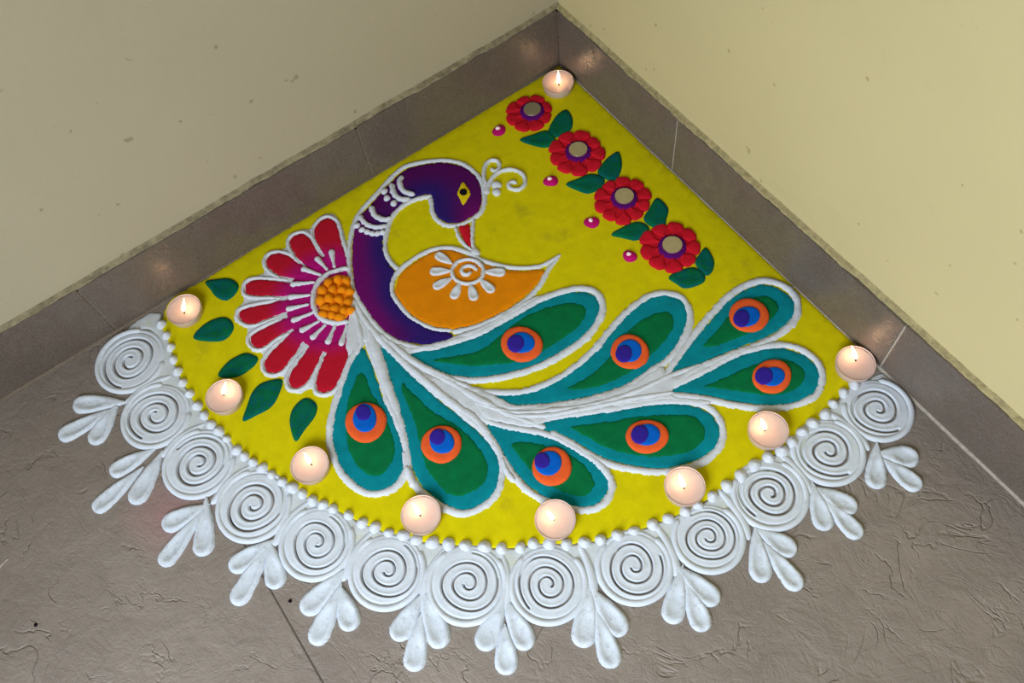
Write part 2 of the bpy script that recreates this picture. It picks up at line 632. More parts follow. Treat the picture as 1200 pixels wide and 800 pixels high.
wl = box('wall_left', (-EXT, TH, -0.05), (0.1, TH + 0.1, 2.3), 'wall_left')
tag(wl, 'dull beige painted wall with small scuffs', 'wall', kind='structure')
wr = box('wall_right', (TH, -EXT, -0.05), (0.1 + TH, TH, 2.3), 'wall_right')
tag(wr, 'pale yellow cream painted wall', 'wall', kind='structure')

def skirting(name, side, joints, label):
    if side == 'l':
        b = box(name, (-EXT, 0.0008, 0.0), (TH, TH, SK - 0.003), 'grout_mid')
    else:
        b = box(name, (0.0008, -EXT, 0.0), (TH, TH, SK - 0.003), 'grout')
    tag(b, label, 'skirting', kind='structure')
    for k in range(len(joints) - 1):
        a, c = joints[k + 1] + 0.0008, joints[k] - (0.0008 if k else 0.0)
        z1 = SK + random.uniform(-0.0008, 0.0006)
        if side == 'l':
            box('skirting_tile', (a, 0.0, 0.0008), (c, TH, z1), 'skirting', b, 0.0009)
        else:
            box('skirting_tile', (0.0, a, 0.0008), (TH, c, z1), 'skirting', b, 0.0009)
    # uneven lip of painted mortar along the top of the tiles
    V, F = [], []
    n = 700
    off = rng.normal(0, 1, n)
    off = np.convolve(off, np.ones(5) / 5, 'same')
    off2 = np.convolve(rng.normal(0, 1, n), np.ones(15) / 15, 'same')
    for i in range(n):
        s = -EXT + (EXT + TH) * i / (n - 1)
        f = 0.0018 + 0.0011 * off[i] + 0.002 * off2[i]
        f = max(-0.0008, min(0.0048, f))
        hgt = SK + 0.0016 + 0.0006 * off[i] + 0.002 * off2[i]
        low = SK - 0.0012 + (0.0022 * off2[i] - 0.0012 * abs(off[i]))
        prof = [(f, low if f < 0 else SK - 0.0004), (f + 0.0004, SK + 0.0012), (0.0042, max(hgt, SK + 0.0014)), (TH + 0.001, max(hgt, SK + 0.0014) + 0.003)]
        for d, z in prof:
            V.append((s, d, z) if side == 'l' else (d, s, z))
    for i in range(n - 1):
        for a in range(3):
            q = (i * 4 + a, (i + 1) * 4 + a, (i + 1) * 4 + a + 1, i * 4 + a + 1)
            F.append(q if side == 'l' else q[::-1])
    link('mortar_lip', V, F, 'mortar_' + side, b, True)
    # grout bead where the tiles meet the floor
    V, F = [], []
    for i in range(n):
        s = -EXT + EXT * i / (n - 1)
        wv = 0.0026 + 0.0004 * off[i]
        for d, z in ((-wv, 0.0001), (-wv * 0.45, 0.0006), (0.0001, 0.0013 + 0.0003 * off2[i])):
            V.append((s, d, z) if side == 'l' else (d, s, z))
    for i in range(n - 1):
        for a in range(2):
            q = (i * 3 + a, (i + 1) * 3 + a, (i + 1) * 3 + a + 1, i * 3 + a + 1)
            F.append(q if side == 'l' else q[::-1])
    link('grout_bead', V, F, 'grout' if side == 'r' else 'grout_mid', b, True)
    return b
skirting('baseboard_left', 'l', [0.0, -0.276, -0.612, -0.948, -1.284, -1.62, -1.956, -2.4], 'brown tiled skirting along the dull beige wall')
skirting('baseboard_right', 'r', [0.0, -0.214, -0.532, -0.85, -1.168, -1.486, -1.804, -2.4], 'grey brown tiled skirting along the pale yellow wall')

# ================================================================== yellow ground
ARC = [(190, 381), (196, 394), (201, 408), (204, 422), (209, 436), (215, 449), (223, 462), (232, 476), (240, 487), (248, 498), (257, 506),
       (266, 515), (278, 528), (287, 535), (297, 542), (308, 549), (319, 557), (331, 565), (343, 572), (355, 579), (367, 587), (379, 592),
       (391, 597), (409, 604), (425, 613), (440, 618), (456, 625), (473, 628), (488, 633), (507, 636), (526, 638), (546, 640),
       (568, 641), (588, 643), (610, 642), (625, 637), (644, 637), (664, 638), (685, 636), (704, 633), (724, 628), (743, 623),
       (765, 615), (783, 608), (803, 600), (818, 593), (835, 582), (852, 570), (868, 558), (884, 546), (900, 537), (916, 529), (928, 519), (940, 507),
       (952, 497), (967, 486), (976, 474), (988, 461), (1001, 452)]
YZ = 0.0014
left_edge = [(200, 352), (240, 328), (300, 290), (352, 258), (420, 216), (500, 168), (568, 127), (636, 88), (655, 76)]
right_edge = [(690, 107), (740, 153), (789, 199), (830, 237), (860, 265), (906, 309), (937, 343), (960, 362), (985, 386), (1010, 408), (1026, 424)]
bed_w = np.vstack([P(left_edge), P(right_edge), P(ARC[::-1])])
bed = fill('yellow_powder_ground', bed_w, 0.0001, YZ, 'yellow', None, 0.0015, 0.0005, 0.004, world=True, smooth_curve=True, gap=0.0004)
tag(bed, 'bright yellow powder ground filling the quarter circle in the corner', 'rangoli ground')

# ================================================================== peacock
ROOT = P([(440, 392)])[0]
pea = thing('peacock_rangoli', (ROOT[0], ROOT[1], 0.0), 'powder peacock with violet neck, orange wing and eight green tail feathers', 'peacock')
Z1 = YZ
pur, nav, mag = lin((86, 8, 92)), lin((46, 26, 112)), lin((112, 8, 104))
body = [((413, 300), mag), ((415, 330), mag), ((421, 350), mag), ((433, 370), mag), ((447, 386), mag), ((464, 398), pur), ((486, 403), nav),
        ((508, 404), nav), ((522, 401), nav), ((532, 394), nav), ((524, 390), nav), ((510, 388), nav), ((494, 381), nav), ((478, 371), nav),
        ((466, 358), nav), ((459, 344), nav), ((460, 330), nav), ((464, 322), nav), ((456, 310), nav), ((451, 298), nav), ((449, 282), nav),
        ((453, 264), nav), ((462, 248), pur), ((477, 236), nav), ((494, 230), nav), ((506, 230), nav), ((509, 246), nav), ((514, 256), nav),
        ((526, 262), nav), ((540, 261), pur), ((554, 254), mag), ((563, 245), mag), ((565, 232), pur), ((563, 218), pur), ((557, 207), pur), ((545, 198), pur),
        ((531, 193), pur), ((512, 192), pur), ((491, 195), pur), ((474, 201), pur), ((458, 215), pur), ((438, 237), pur), ((424, 253), pur),
        ((417, 266), mag), ((414, 282), mag)]
bo = fill('neck_and_body', [b[0] for b in body], Z1 - 0.0004, Z1 + 0.0014, 'tint', pea, tint=[b[1] for b in body])
bo['label'] = 'violet and navy powder neck and body'
WZ, WH = Z1 - 0.0003, 0.0034
stroke('body_outline', [(505, 232), (507, 248), (512, 258), (524, 265), (540, 264), (556, 256), (566, 246), (568, 232), (566, 218), (560, 206),
                        (546, 195), (532, 190), (512, 189), (490, 192), (472, 198), (456, 212), (436, 234), (422, 250), (415, 264), (411, 282),
                        (409, 300), (411, 326), (418, 348), (430, 368), (444, 386), (462, 400), (484, 407), (508, 408), (530, 402)],
       [6] * 22 + [8] * 7, WZ, WH, 'white', pea)
stroke('throat_outline', [(507, 231), (494, 233), (478, 239), (464, 250), (456, 264), (452, 282), (453, 298), (460, 310), (470, 318)], 6.5, WZ, WH, 'white', pea)
# bands round the neck
bands = [[(472, 207), (469, 216), (474, 226), (487, 230)], [(459, 216), (462, 228), (470, 235), (482, 235)],
         [(435, 243), (440, 254), (450, 259), (461, 257)], [(421, 254), (430, 264), (442, 268), (455, 266)]]
for b in bands:
    stroke('neck_band', b, 7.4, Z1, 0.0048, 'white', pea)
for c in [(451, 226), (454, 234), (462, 240)]:
    blob('neck_dot', c, 4.6, Z1, 0.005, 'white', pea)
for c in [(419, 266), (425, 271), (431, 273.5), (437, 275.5), (443, 275.5), (449, 274)]:
    blob('neck_dot', c, 4.2, Z1, 0.0048, 'white', pea)
# eye, beak
ey = fill('eye', [(543, 215), (548, 221), (552, 228), (548, 236), (543, 242), (539, 235), (536, 228), (539, 221)], Z1, Z1 + 0.0026, 'eyeyellow', pea, 0.0008, 0.0002, 0.0015)
fill('pupil', ell((543.5, 227.5), 4.6, 4.0, 14), Z1 + 0.002, Z1 + 0.0034, 'black', ey, 0.0006, 0.0001, 0.0012)
bk = fill('beak', [(538, 267), (544, 266), (550, 264), (552, 276), (553, 290), (547, 287), (542, 278)], Z1 - 0.0003, Z1 + 0.0016, 'red', pea, 0.0008, 0.0002, 0.002)
stroke('beak_outline', [(534, 267), (538, 279), (546, 289), (554, 295)], 5, WZ, 0.0036, 'white', bk)
stroke('beak_outline', [(556, 258), (554, 272), (554, 286), (556, 296)], 5, WZ, 0.0036, 'white', bk)
blob('beak_tip', (557, 297), 6.5, WZ, 0.0045, 'white', bk)
# crest
cr = stroke('crest_curl', [(570, 219), (567, 206), (569, 195), (576, 189), (584, 191), (585, 198), (580, 202), (575, 198)], 5.4, WZ, 0.0042, 'white', pea)
stroke('crest_curl', [(570, 224), (576, 211), (585, 203), (597, 200), (608, 202), (615, 209), (615, 217), (609, 223), (600, 223), (596, 218), (600, 214), (606, 216)], 5.4, WZ, 0.0042, 'white', pea)
stroke('crest_stem', [(568, 214), (570, 222), (569, 230)], 9, WZ, 0.004, 'white', pea)
blob('crest_dot', (582, 218), 6.0, WZ, 0.0046, 'white', pea)
blob('crest_dot', (582, 226.5), 5.4, WZ, 0.0044, 'white', pea)
# wing
wg = fill('wing', [(466, 332), (470, 322), (482, 311), (498, 301), (514, 295), (532, 295), (547, 301), (565, 309), (586, 316), (610, 319), (637, 318),
                   (629, 334), (615, 348), (598, 361), (576, 373), (553, 382), (530, 386), (513, 385), (496, 379), (481, 369), (469, 355), (463, 343)],
          Z1 - 0.0004, Z1 + 0.0016, 'wing', pea)
wg['label'] = 'orange powder wing with a white daisy'
stroke('wing_outline', [(530, 388), (512, 387), (496, 381), (480, 371), (468, 357), (460, 344), (461, 330), (468, 318), (480, 308), (496, 298),
                        (514, 292), (532, 292), (548, 297), (566, 306), (586, 312), (610, 315), (632, 313), (647, 306), (657, 299)],
       [6.5] * 16 + [6.5, 6, 4], WZ, WH, 'white', wg)
stroke('wing_outline', [(655, 302), (642, 318), (634, 334), (620, 349), (602, 363), (578, 376), (554, 385), (530, 390)], [4, 6, 6, 7, 8, 9, 8, 7], WZ, WH, 'white', wg)
stroke('daisy_ring', ell((548.5, 320), 18.5, 14.2, 26), 5.2, Z1 + 0.0008, 0.004, 'white', wg, closed=True)
spi = []
for i in range(26):
    a = -0.4 + i / 25 * 6.6
    r = 2.0 + 7.5 * i / 25
    spi.append((548.5 + r * 1.12 * math.cos(a), 320 + r * 0.86 * math.sin(a)))
stroke('daisy_swirl', spi, 5.2, Z1 + 0.0008, 0.004, 'white', wg)
for tip, end in [((531, 311), (511, 299)), ((530, 319), (504, 320)), ((531, 327), (508, 339)), ((540, 332), (531, 352)), ((551, 333), (557, 354)),
                 ((562, 328), (579, 344)), ((566, 320), (593, 321))]:
    drop('daisy_petal', tip, end, 6.2, Z1 + 0.0008, 0.0038, 'white', wg, 0.45, 18, 9, 0.8)

# tail feathers --------------------------------------------------------
FE = [
 dict(teal=[(424, 411), (432, 426), (440, 448), (448, 472), (460, 494), (468, 520), (471, 540), (469, 552), (460, 566), (442, 575), (422, 570), (404, 554), (395, 534), (392, 512), (393, 496), (397, 478), (404, 452), (414, 428)],
      green=[(421, 439), (428, 441), (436, 460), (446, 476), (458, 504), (464, 526), (461, 540), (452, 554), (440, 559), (424, 552), (412, 536), (407, 518), (406, 482), (414, 454)],
      ring=((429.6, 496.5), 24, 24), blue=((429, 492.5), 14.5, 16.5), navy=((427.5, 486.5), 9, 10),
      out=[(430, 396), (423, 402), (415, 416), (406, 434), (398, 460), (391, 482), (387, 506), (389, 528), (398, 550), (412, 567), (430, 578), (448, 578), (464, 571), (474, 558), (478, 542), (474, 516), (465, 492), (455, 470), (446, 440), (438, 418), (431, 400)]),
 dict(teal=[(449, 407), (464, 424), (480, 442), (500, 460), (520, 478), (544, 496), (564, 514), (578, 532), (583, 550), (577, 576), (560, 590), (541, 596), (524, 589), (508, 578), (496, 566), (487, 548), (480, 526), (476, 504), (467, 480), (460, 458), (454, 434)],
      green=[(472, 450), (480, 457), (500, 477), (514, 487), (540, 503), (560, 524), (571, 542), (572, 558), (560, 574), (540, 582), (524, 578), (512, 566), (500, 549), (492, 520), (486, 496), (478, 476), (472, 462)],
      ring=((518, 522), 24, 22.5), blue=((519, 520), 14.5, 14.5), navy=((514, 515), 9.5, 9.5),
      out=[(444, 398), (464, 417), (488, 441), (512, 461), (536, 480), (560, 500), (578, 518), (588, 540), (588, 560), (582, 579), (566, 594), (544, 602), (524, 597), (505, 586), (490, 573), (480, 556), (474, 528)]),
 dict(teal=[(574, 497), (594, 503), (620, 508), (644, 516), (668, 526), (688, 538), (704, 552), (711, 566), (706, 580), (694, 590), (676, 592), (658, 587), (640, 580), (620, 566), (604, 548), (592, 532), (580, 512)],
      green=[(599, 521), (620, 519), (634, 522), (660, 529), (680, 542), (694, 558), (696, 570), (690, 580), (676, 582), (652, 574), (632, 562), (616, 546), (606, 532)],
      ring=((647, 548), 24, 22.5), blue=((643, 545), 16, 14.5), navy=((636, 542.5), 9.5, 9.5),
      out=[(562, 490), (580, 497), (600, 502), (630, 507), (652, 514), (676, 527), (698, 541), (712, 556), (717, 570), (712, 586), (698, 596), (680, 598), (656, 593), (636, 586), (616, 573), (600, 554), (586, 532), (572, 512), (560, 494)]),
 dict(teal=[(632, 500), (648, 495), (680, 490), (716, 486), (750, 480), (775, 477), (797, 477), (818, 481), (833, 491), (840, 506), (834, 524), (812, 538), (780, 546), (748, 544), (720, 538), (700, 530), (676, 516), (652, 506)],
      green=[(668, 502), (692, 498), (716, 495), (740, 490), (780, 487), (808, 488), (823, 498), (826, 512), (812, 528), (780, 536), (748, 535), (720, 529), (702, 522), (688, 513)],
      ring=((758, 513), 25, 20.5), blue=((757, 512), 17.5, 12.5), navy=((749.5, 512), 10.5, 11),
      out=[(632, 494), (650, 490), (680, 485), (716, 480), (750, 474), (775, 471), (798, 471), (822, 474), (839, 486), (847, 505), (841, 527), (816, 545), (780, 553), (745, 551), (714, 544), (692, 534), (668, 519), (644, 507)]),
 dict(teal=[(788, 460), (806, 450), (828, 440), (860, 424), (888, 414), (916, 412), (940, 419), (954, 432), (957, 446), (950, 460), (932, 469), (908, 473), (880, 471), (848, 466), (824, 461), (802, 460)],
      green=[(824, 454), (848, 444), (880, 430), (912, 422), (932, 427), (942, 437), (941, 448), (928, 459), (908, 464), (886, 463), (860, 459), (838, 456)],
      ring=((904, 443), 23.5, 20), blue=((904, 444), 15, 11.5), navy=((894, 444), 11, 10),
      out=[(786, 455), (808, 444), (830, 433), (860, 417), (890, 408), (918, 405), (944, 413), (960, 429), (963, 447), (955, 464), (935, 474), (910, 479), (880, 478), (850, 473), (826, 468), (800, 465), (786, 464)]),
 dict(teal=[(786, 440), (802, 418), (820, 396), (840, 372), (860, 352), (880, 340), (898, 337), (916, 344), (927, 356), (926, 370), (912, 384), (890, 396), (860, 407), (832, 419), (808, 433), (790, 443)],
      green=[(824, 406), (844, 383), (864, 361), (884, 350), (900, 349), (912, 359), (906, 373), (888, 387), (860, 399), (838, 407)],
      ring=((877, 371.5), 24, 19.5), blue=((874.5, 374), 15.5, 12), navy=((868, 377), 10, 10),
      out=[(778, 444), (796, 417), (814, 392), (834, 368), (856, 346), (878, 333), (900, 330), (922, 338), (934, 354), (932, 373), (916, 390), (892, 403), (862, 414), (838, 425), (812, 439), (790, 450)]),
 dict(teal=[(556, 467), (580, 466), (602, 466), (624, 461), (652, 449), (680, 432), (704, 410), (720, 391), (740, 368), (758, 354), (780, 349), (796, 354), (803, 368), (800, 386), (788, 407), (770, 425), (748, 441), (730, 450), (700, 460), (668, 467), (640, 471), (608, 473), (580, 470)],
      green=[(664, 457), (684, 446), (700, 434), (716, 418), (732, 394), (752, 376), (774, 367), (787, 370), (788, 386), (778, 402), (762, 418), (746, 432), (722, 446), (694, 456)],
      ring=((738, 414), 22.5, 20.5), blue=((737, 414), 15.5, 13), navy=((731, 418), 10, 10),
      out=[(540, 457), (570, 460), (600, 461), (624, 457), (652, 445), (676, 429), (700, 407), (714, 389), (732, 369), (752, 353), (766, 346), (784, 345), (800, 351), (808, 368), (806, 386), (796, 406), (782, 423), (760, 438), (740, 452), (715, 462), (680, 471), (640, 477), (600, 479), (570, 474)]),
 dict(teal=[(479, 421), (496, 414), (528, 408), (560, 398), (584, 386), (612, 370), (640, 355), (658, 348), (676, 345), (692, 348), (700, 359), (696, 374), (684, 390), (660, 409), (628, 425), (592, 436), (560, 441), (536, 440), (510, 433), (492, 427)],
      green=[(508, 423), (536, 418), (564, 411), (584, 396), (602, 381), (622, 369), (652, 359), (678, 357), (687, 366), (680, 382), (660, 398), (630, 416), (600, 426), (560, 430), (532, 428)],
      ring=((611.5, 405), 25, 20.5), blue=((612, 404.5), 16, 12), navy=((605, 406), 10, 10.5),
      out=[(460, 412), (478, 412), (496, 409), (528, 402), (560, 392), (584, 379), (612, 363), (630, 353), (652, 345), (676, 339), (696, 342), (706, 356), (703, 374), (689, 394), (664, 413), (632, 430), (600, 440), (564, 446), (538, 445), (512, 440), (490, 430), (472, 418)]),
]
for k, f in enumerate(FE):
    c = P([f['ring'][0]])[0]
    ft = bpy.data.objects.new('tail_feather', None)
    ft.empty_display_size = 0.01
    COL.objects.link(ft)
    ft.parent = pea
    ft.location = Vector((c[0], c[1], 0)) - Vector(pea.location)
    fill('feather_edge', f['teal'], Z1 - 0.0004, Z1 + 0.0012, 'teal', ft, grow=0.0026)
    fill('feather_centre', f['green'], Z1 + 0.0006, Z1 + 0.0019, 'green', ft)
    fill('eye_ring', ell(*f['ring'], 26, 0, 0.025), Z1 + 0.0010, Z1 + 0.0046, 'ring', ft, 0.0022, 0.0001, 0.003)
    fill('eye_disc', ell(*f['blue'], 22, 0, 0.03), Z1 + 0.0040, Z1 + 0.0060, 'blue', ft, 0.0014, 0.0001, 0.003)
    fill('eye_spot', ell(*f['navy'], 18, 0, 0.03), Z1 + 0.0054, Z1 + 0.0070, 'navy', ft, 0.0014, 0.0001, 0.0025)
    stroke('feather_outline', f['out'], 9.6, WZ, WH, 'white', ft)
# white stems where the feathers meet
fill('tail_root', [(409, 345), (414, 354), (428, 374), (444, 390), (462, 402), (486, 409), (476, 420), (460, 412), (446, 402), (434, 408), (428, 402), (418, 414), (410, 418), (406, 404), (409, 374)],
     Z1 - 0.0002, Z1 + 0.0024, 'white', pea, 0.0012)
fill('tail_root', [(462, 412), (500, 438), (540, 452), (575, 470), (590, 490), (566, 494), (540, 478), (500, 452), (474, 428)], Z1 - 0.0002, Z1 + 0.0024, 'white', pea, 0.0012)
stroke('stem_ridge', [(488, 411), (512, 408), (536, 397), (562, 388), (590, 373), (614, 358), (634, 348)], [6, 8, 10, 10, 10, 10, 5], Z1, 0.0034, 'white', pea)
fill('tail_stem', [(545, 452), (575, 462), (606, 476), (640, 474), (680, 468), (716, 459), (745, 448), (772, 430), (790, 442), (826, 424), (870, 409), (886, 408), (850, 422), (815, 440), (790, 457),
                   (792, 466), (830, 470), (826, 476), (790, 471), (750, 474), (716, 480), (680, 486), (644, 494), (622, 502), (590, 496), (565, 488)],
     Z1 - 0.0002, Z1 + 0.0026, 'white', pea, 0.0015)
for pts, w in [([(414, 352), (428, 376), (446, 398), (470, 422), (500, 448), (532, 474), (556, 492), (575, 512)], [8, 9, 10, 10, 11, 12, 11, 8]),
               ([(444, 392), (470, 415), (500, 434), (530, 450), (560, 468), (600, 488), (640, 502)], [9, 10, 10, 11, 12, 11, 8]),
               ([(456, 400), (484, 424), (520, 442), (550, 455)], [8, 11, 10, 8]),
               ([(414, 360), (420, 380), (424, 402), (416, 418)], [7, 9, 8, 5]),
               ([(433, 386), (438, 404), (447, 430), (457, 460), (468, 490), (476, 520)], [9, 14, 14, 13, 11, 9]),
               ([(520, 466), (550, 486), (566, 502), (580, 522)], [8, 12, 11, 8]),
               ([(560, 474), (600, 484), (650, 482), (700, 474), (745, 460), (784, 442), (824, 428)], [8, 8, 9, 9, 9, 8, 6]),
               ([(590, 488), (640, 488), (690, 479), (740, 469), (790, 461)], [7, 8, 8, 8, 7]),
               ([(476, 546), (482, 560), (486, 572)], [8, 10, 8]),
               ([(588, 536), (594, 552), (604, 566)], [6, 8, 7])]:
    stroke('stem_ridge', pts, w, Z1, 0.0044, 'white', pea)

# ================================================================== half flower
FC = (392, 350)
fw_ = P([FC])[0]
hf = thing('half_flower_rangoli', (fw_[0], fw_[1], 0.0), 'large half flower with nine crimson petals and lumpy orange heart behind the peacock', 'flower')
cm, crd = np.array(lin((182, 14, 122))), np.array(lin((198, 22, 46)))
def ftint(x, y):
    d = math.hypot(x - fw_[0], y - fw_[1])
    t = min(1, max(0, (d - 0.048) / 0.03))
    t = t * t * (3 - 2 * t)
    return cm * (1 - t) + crd * t
PET = [
 [(370, 270), (378, 260), (386, 258), (394, 264), (398, 280), (404, 300), (406, 315), (392, 316), (384, 305), (376, 292), (371, 280)],
 [(342, 288), (344, 280), (354, 276), (362, 280), (370, 292), (378, 306), (374, 316), (360, 312), (350, 303)],
 [(314, 310), (316, 302), (326, 299), (338, 302), (350, 310), (362, 318), (356, 326), (340, 326), (326, 322), (318, 316)],
 [(289, 340), (293, 332), (304, 330), (332, 332), (350, 336), (346, 346), (316, 347), (294, 346)],
 [(282, 370), (288, 364), (310, 359), (336, 354), (346, 358), (340, 364), (324, 370), (300, 379), (288, 378)],
 [(295, 399), (299, 393), (320, 382), (338, 374), (350, 374), (344, 384), (324, 396), (308, 407), (299, 406)],
 [(312, 430), (316, 418), (334, 400), (348, 388), (358, 392), (354, 402), (342, 420), (330, 434), (318, 437)],
 [(340, 448), (344, 436), (358, 416), (368, 402), (380, 402), (378, 412), (368, 434), (358, 450), (346, 455)],
 [(373, 456), (374, 440), (382, 420), (390, 404), (404, 404), (407, 424), (400, 442), (390, 456), (380, 460)]]
fill('flower_backing', [(402, 300), (386, 300), (370, 306), (355, 316), (344, 330), (337, 348), (337, 370), (344, 388), (356, 402), (374, 412), (392, 414), (406, 408), (411, 386), (410, 340)],
     Z1, Z1 + 0.0014, 'tint', hf, tintf=ftint)
fill('white_backing', [(392, 252), (376, 254), (366, 268), (352, 270), (338, 277), (334, 292), (318, 294), (308, 304), (310, 320), (292, 326), (283, 338), (286, 354), (276, 364), (276, 378), (290, 386),
                       (289, 400), (298, 412), (308, 416), (306, 432), (318, 442), (334, 442), (336, 454), (350, 462), (366, 456), (370, 464), (384, 466), (398, 458), (408, 436), (410, 400), (410, 330), (408, 296), (401, 266)],
     Z1 - 0.0005, Z1 + 0.0008, 'white', hf)
for p in PET:
    q = fill('petal', p, Z1, Z1 + 0.0018, 'tint', hf, tintf=ftint, grow=0.0011)
    w = catmull(P(p), True, 0.003)
    ar = np.sum(w[:, 0] * np.roll(w[:, 1], -1) - np.roll(w[:, 0], -1) * w[:, 1])
    if ar < 0:
        w = w[::-1]
    o_ = w - normals(w, True) * 0.0036
    dist = np.hypot(o_[:, 0] - fw_[0], o_[:, 1] - fw_[1])
    keep = dist > max(0.046, dist.min() + 0.30 * (dist.max() - dist.min()))
    s = [i for i in range(len(o_)) if keep[i] and not keep[i - 1]]
    s = s[0] if s else 0
    seq = []
    for i in range(len(o_)):
        j = (s + i) % len(o_)
        if not keep[j]:
            break
        seq.append(o_[j])
    nseq = len(seq)
    ww = [0.0050 if 2 < i < nseq - 3 else 0.0035 for i in range(nseq)]
    stroke('petal_outline', np.array(seq), ww, WZ, WH, 'white', q, world=True)
for a, b in [((389, 294), (393, 316)), ((371, 303), (385, 318)), ((354, 316), (378, 324)), ((341, 335), (370, 332)), ((338, 350), (365, 347)), ((336, 364), (363, 358)),
             ((342, 378), (369, 367)), ((352, 390), (376, 377)), ((365, 399), (383, 381)), ((384, 405), (394, 381)), ((400, 407), (408, 381))]:
    stroke('stamen', [b, (b[0] * 0.66 + a[0] * 0.34, b[1] * 0.66 + a[1] * 0.34), (b[0] * 0.32 + a[0] * 0.68, b[1] * 0.32 + a[1] * 0.68), a], [4, 4.2, 6.4, 9.2], Z1 + 0.0012, 0.0034, 'white', hf, rough=0.5, step=0.0014)
stroke('heart_ring', [(410, 316), (397, 318), (384, 323), (374, 332), (368.5, 345), (368, 358), (373, 370), (382, 377), (395, 380), (410, 378)], 7, Z1 + 0.0004, 0.0045, 'white', hf)
heart = fill('flower_heart', [(408, 325), (396, 324), (384, 328), (376, 337), (372, 350), (374, 362), (380, 371), (392, 375), (406, 375), (413, 362), (415, 348), (412, 334)],
             Z1, Z1 + 0.0025, 'marigold', hf)
for c in [(397, 330), (407, 331), (386, 334), (379, 343), (391, 342), (402, 342), (411, 344), (377, 354), (387, 352), (398, 353), (409, 356), (383, 363), (393, 364), (404, 367), (412, 366), (390, 371), (380, 370), (399, 374)]:
    blob('heart_lump', c, random.uniform(5.6, 7.2), Z1 + 0.001, random.uniform(0.0062, 0.0085), 'marigold', heart)

# ================================================================== leaves
def leaf(name, pts, label, group):
    w = catmull(P(pts), True, 0.0024)
    w = clampw(w)
    c = w.mean(0)
    tip = w[np.argmax(np.hypot(*(w - c).T))]
    ar = np.sum(w[:, 0] * np.roll(w[:, 1], -1) - np.roll(w[:, 0], -1) * w[:, 1])
    if ar < 0:
        w = w[::-1]
    n = len(w)
    d = (tip - c) / np.hypot(*(tip - c))
    V, F = [], []
    for k, (s, z) in enumerate(((1.0, 0.0), (0.95, 0.0014), (0.7, 0.0026), (0.36, 0.0022))):
        for q in w:
            r = q - c
            al = (r @ d)
            pr = r - al * d
            x = c + d * al * (s * 0.5 + 0.5 if k else 1) * (1 if k < 2 else 0.96) + pr * s
            V.append((x[0], x[1], YZ - 0.0003 + z))
    for k in range(3):
        for i in range(n):
            j = (i + 1) % n
            F.append((k * n + i, k * n + j, (k + 1) * n + j, (k + 1) * n + i))
    V.append((c[0], c[1], YZ + 0.0014))
    for i in range(n):
        F.append((3 * n + i, 3 * n + (i + 1) % n, 4 * n))
    o = link(name, V, F, 'leaf', None, True, (c[0], c[1], YZ - 0.0003))
    return tag(o, label, 'leaf', group)
G1 = 'green leaves beside the half flower'
leaf('powder_leaf', [(241, 331), (254, 328), (270, 327), (280, 334), (278, 344), (266, 353), (254, 349), (247, 340)], 'short stubby green leaf of half flower, closest to the beige wall', G1)
leaf('powder_leaf', [(227, 397), (236, 384), (250, 375), (264, 372), (273, 378), (274, 388), (264, 399), (246, 401)], 'second green leaf of half flower counting from the beige wall', G1)
leaf('powder_leaf', [(256, 440), (266, 426), (278, 418), (290, 414), (303, 420), (298, 430), (282, 441), (266, 444)], 'third green leaf of half flower counting from the beige wall', G1)
leaf('powder_leaf', [(285, 494), (290, 476), (296, 460), (308, 449), (331, 445), (328, 462), (318, 478), (300, 488)], 'long green leaf of half flower, fourth from the beige wall', G1)
leaf('powder_leaf', [(347, 518), (340, 498), (342, 482), (352, 470), (362, 467), (372, 475), (370, 488), (358, 504)], 'broad green leaf of half flower beside a peacock feather', G1)
G2 = 'green leaves between the red flowers'
for pts, lab in [
    ([(642, 156), (648, 142), (656, 133), (665, 130), (671, 140), (670, 152), (660, 159), (650, 162)], 'green leaf beside the red flower by the corner tea light, pointing to the yellow wall'),
    ([(609, 165), (624, 159), (640, 154), (650, 160), (650, 170), (640, 174), (626, 172)], 'green leaf beside the red flower by the corner tea light, pointing to the peacock'),
    ([(725, 179), (729, 192), (727, 204), (720, 213), (710, 211), (700, 203), (708, 190), (716, 183)], 'green leaf between second and third red flowers, pointing to the yellow wall'),
    ([(663, 217), (676, 211), (690, 205), (702, 206), (709, 212), (704, 222), (690, 228), (678, 225)], 'green leaf between second and third red flowers, pointing to the peacock'),
    ([(770, 233), (783, 245), (781, 258), (778, 267), (764, 267), (754, 258), (760, 246)], 'green leaf between third and biggest red flowers, pointing to the yellow wall'),
    ([(716, 276), (728, 268), (744, 261), (756, 263), (761, 270), (756, 278), (744, 283), (730, 280)], 'green leaf between third and biggest red flowers, pointing to the peacock'),
    ([(827, 291), (836, 304), (836, 316), (829, 324), (820, 318), (814, 308), (819, 299)], 'last green leaf of flower chain, pointing to the yellow wall'),
    ([(783, 326), (796, 318), (812, 314), (824, 320), (826, 330), (816, 336), (802, 339), (793, 334)], 'last green leaf of flower chain, pointing to the peacock')]:
    leaf('powder_leaf', pts, lab, G2)

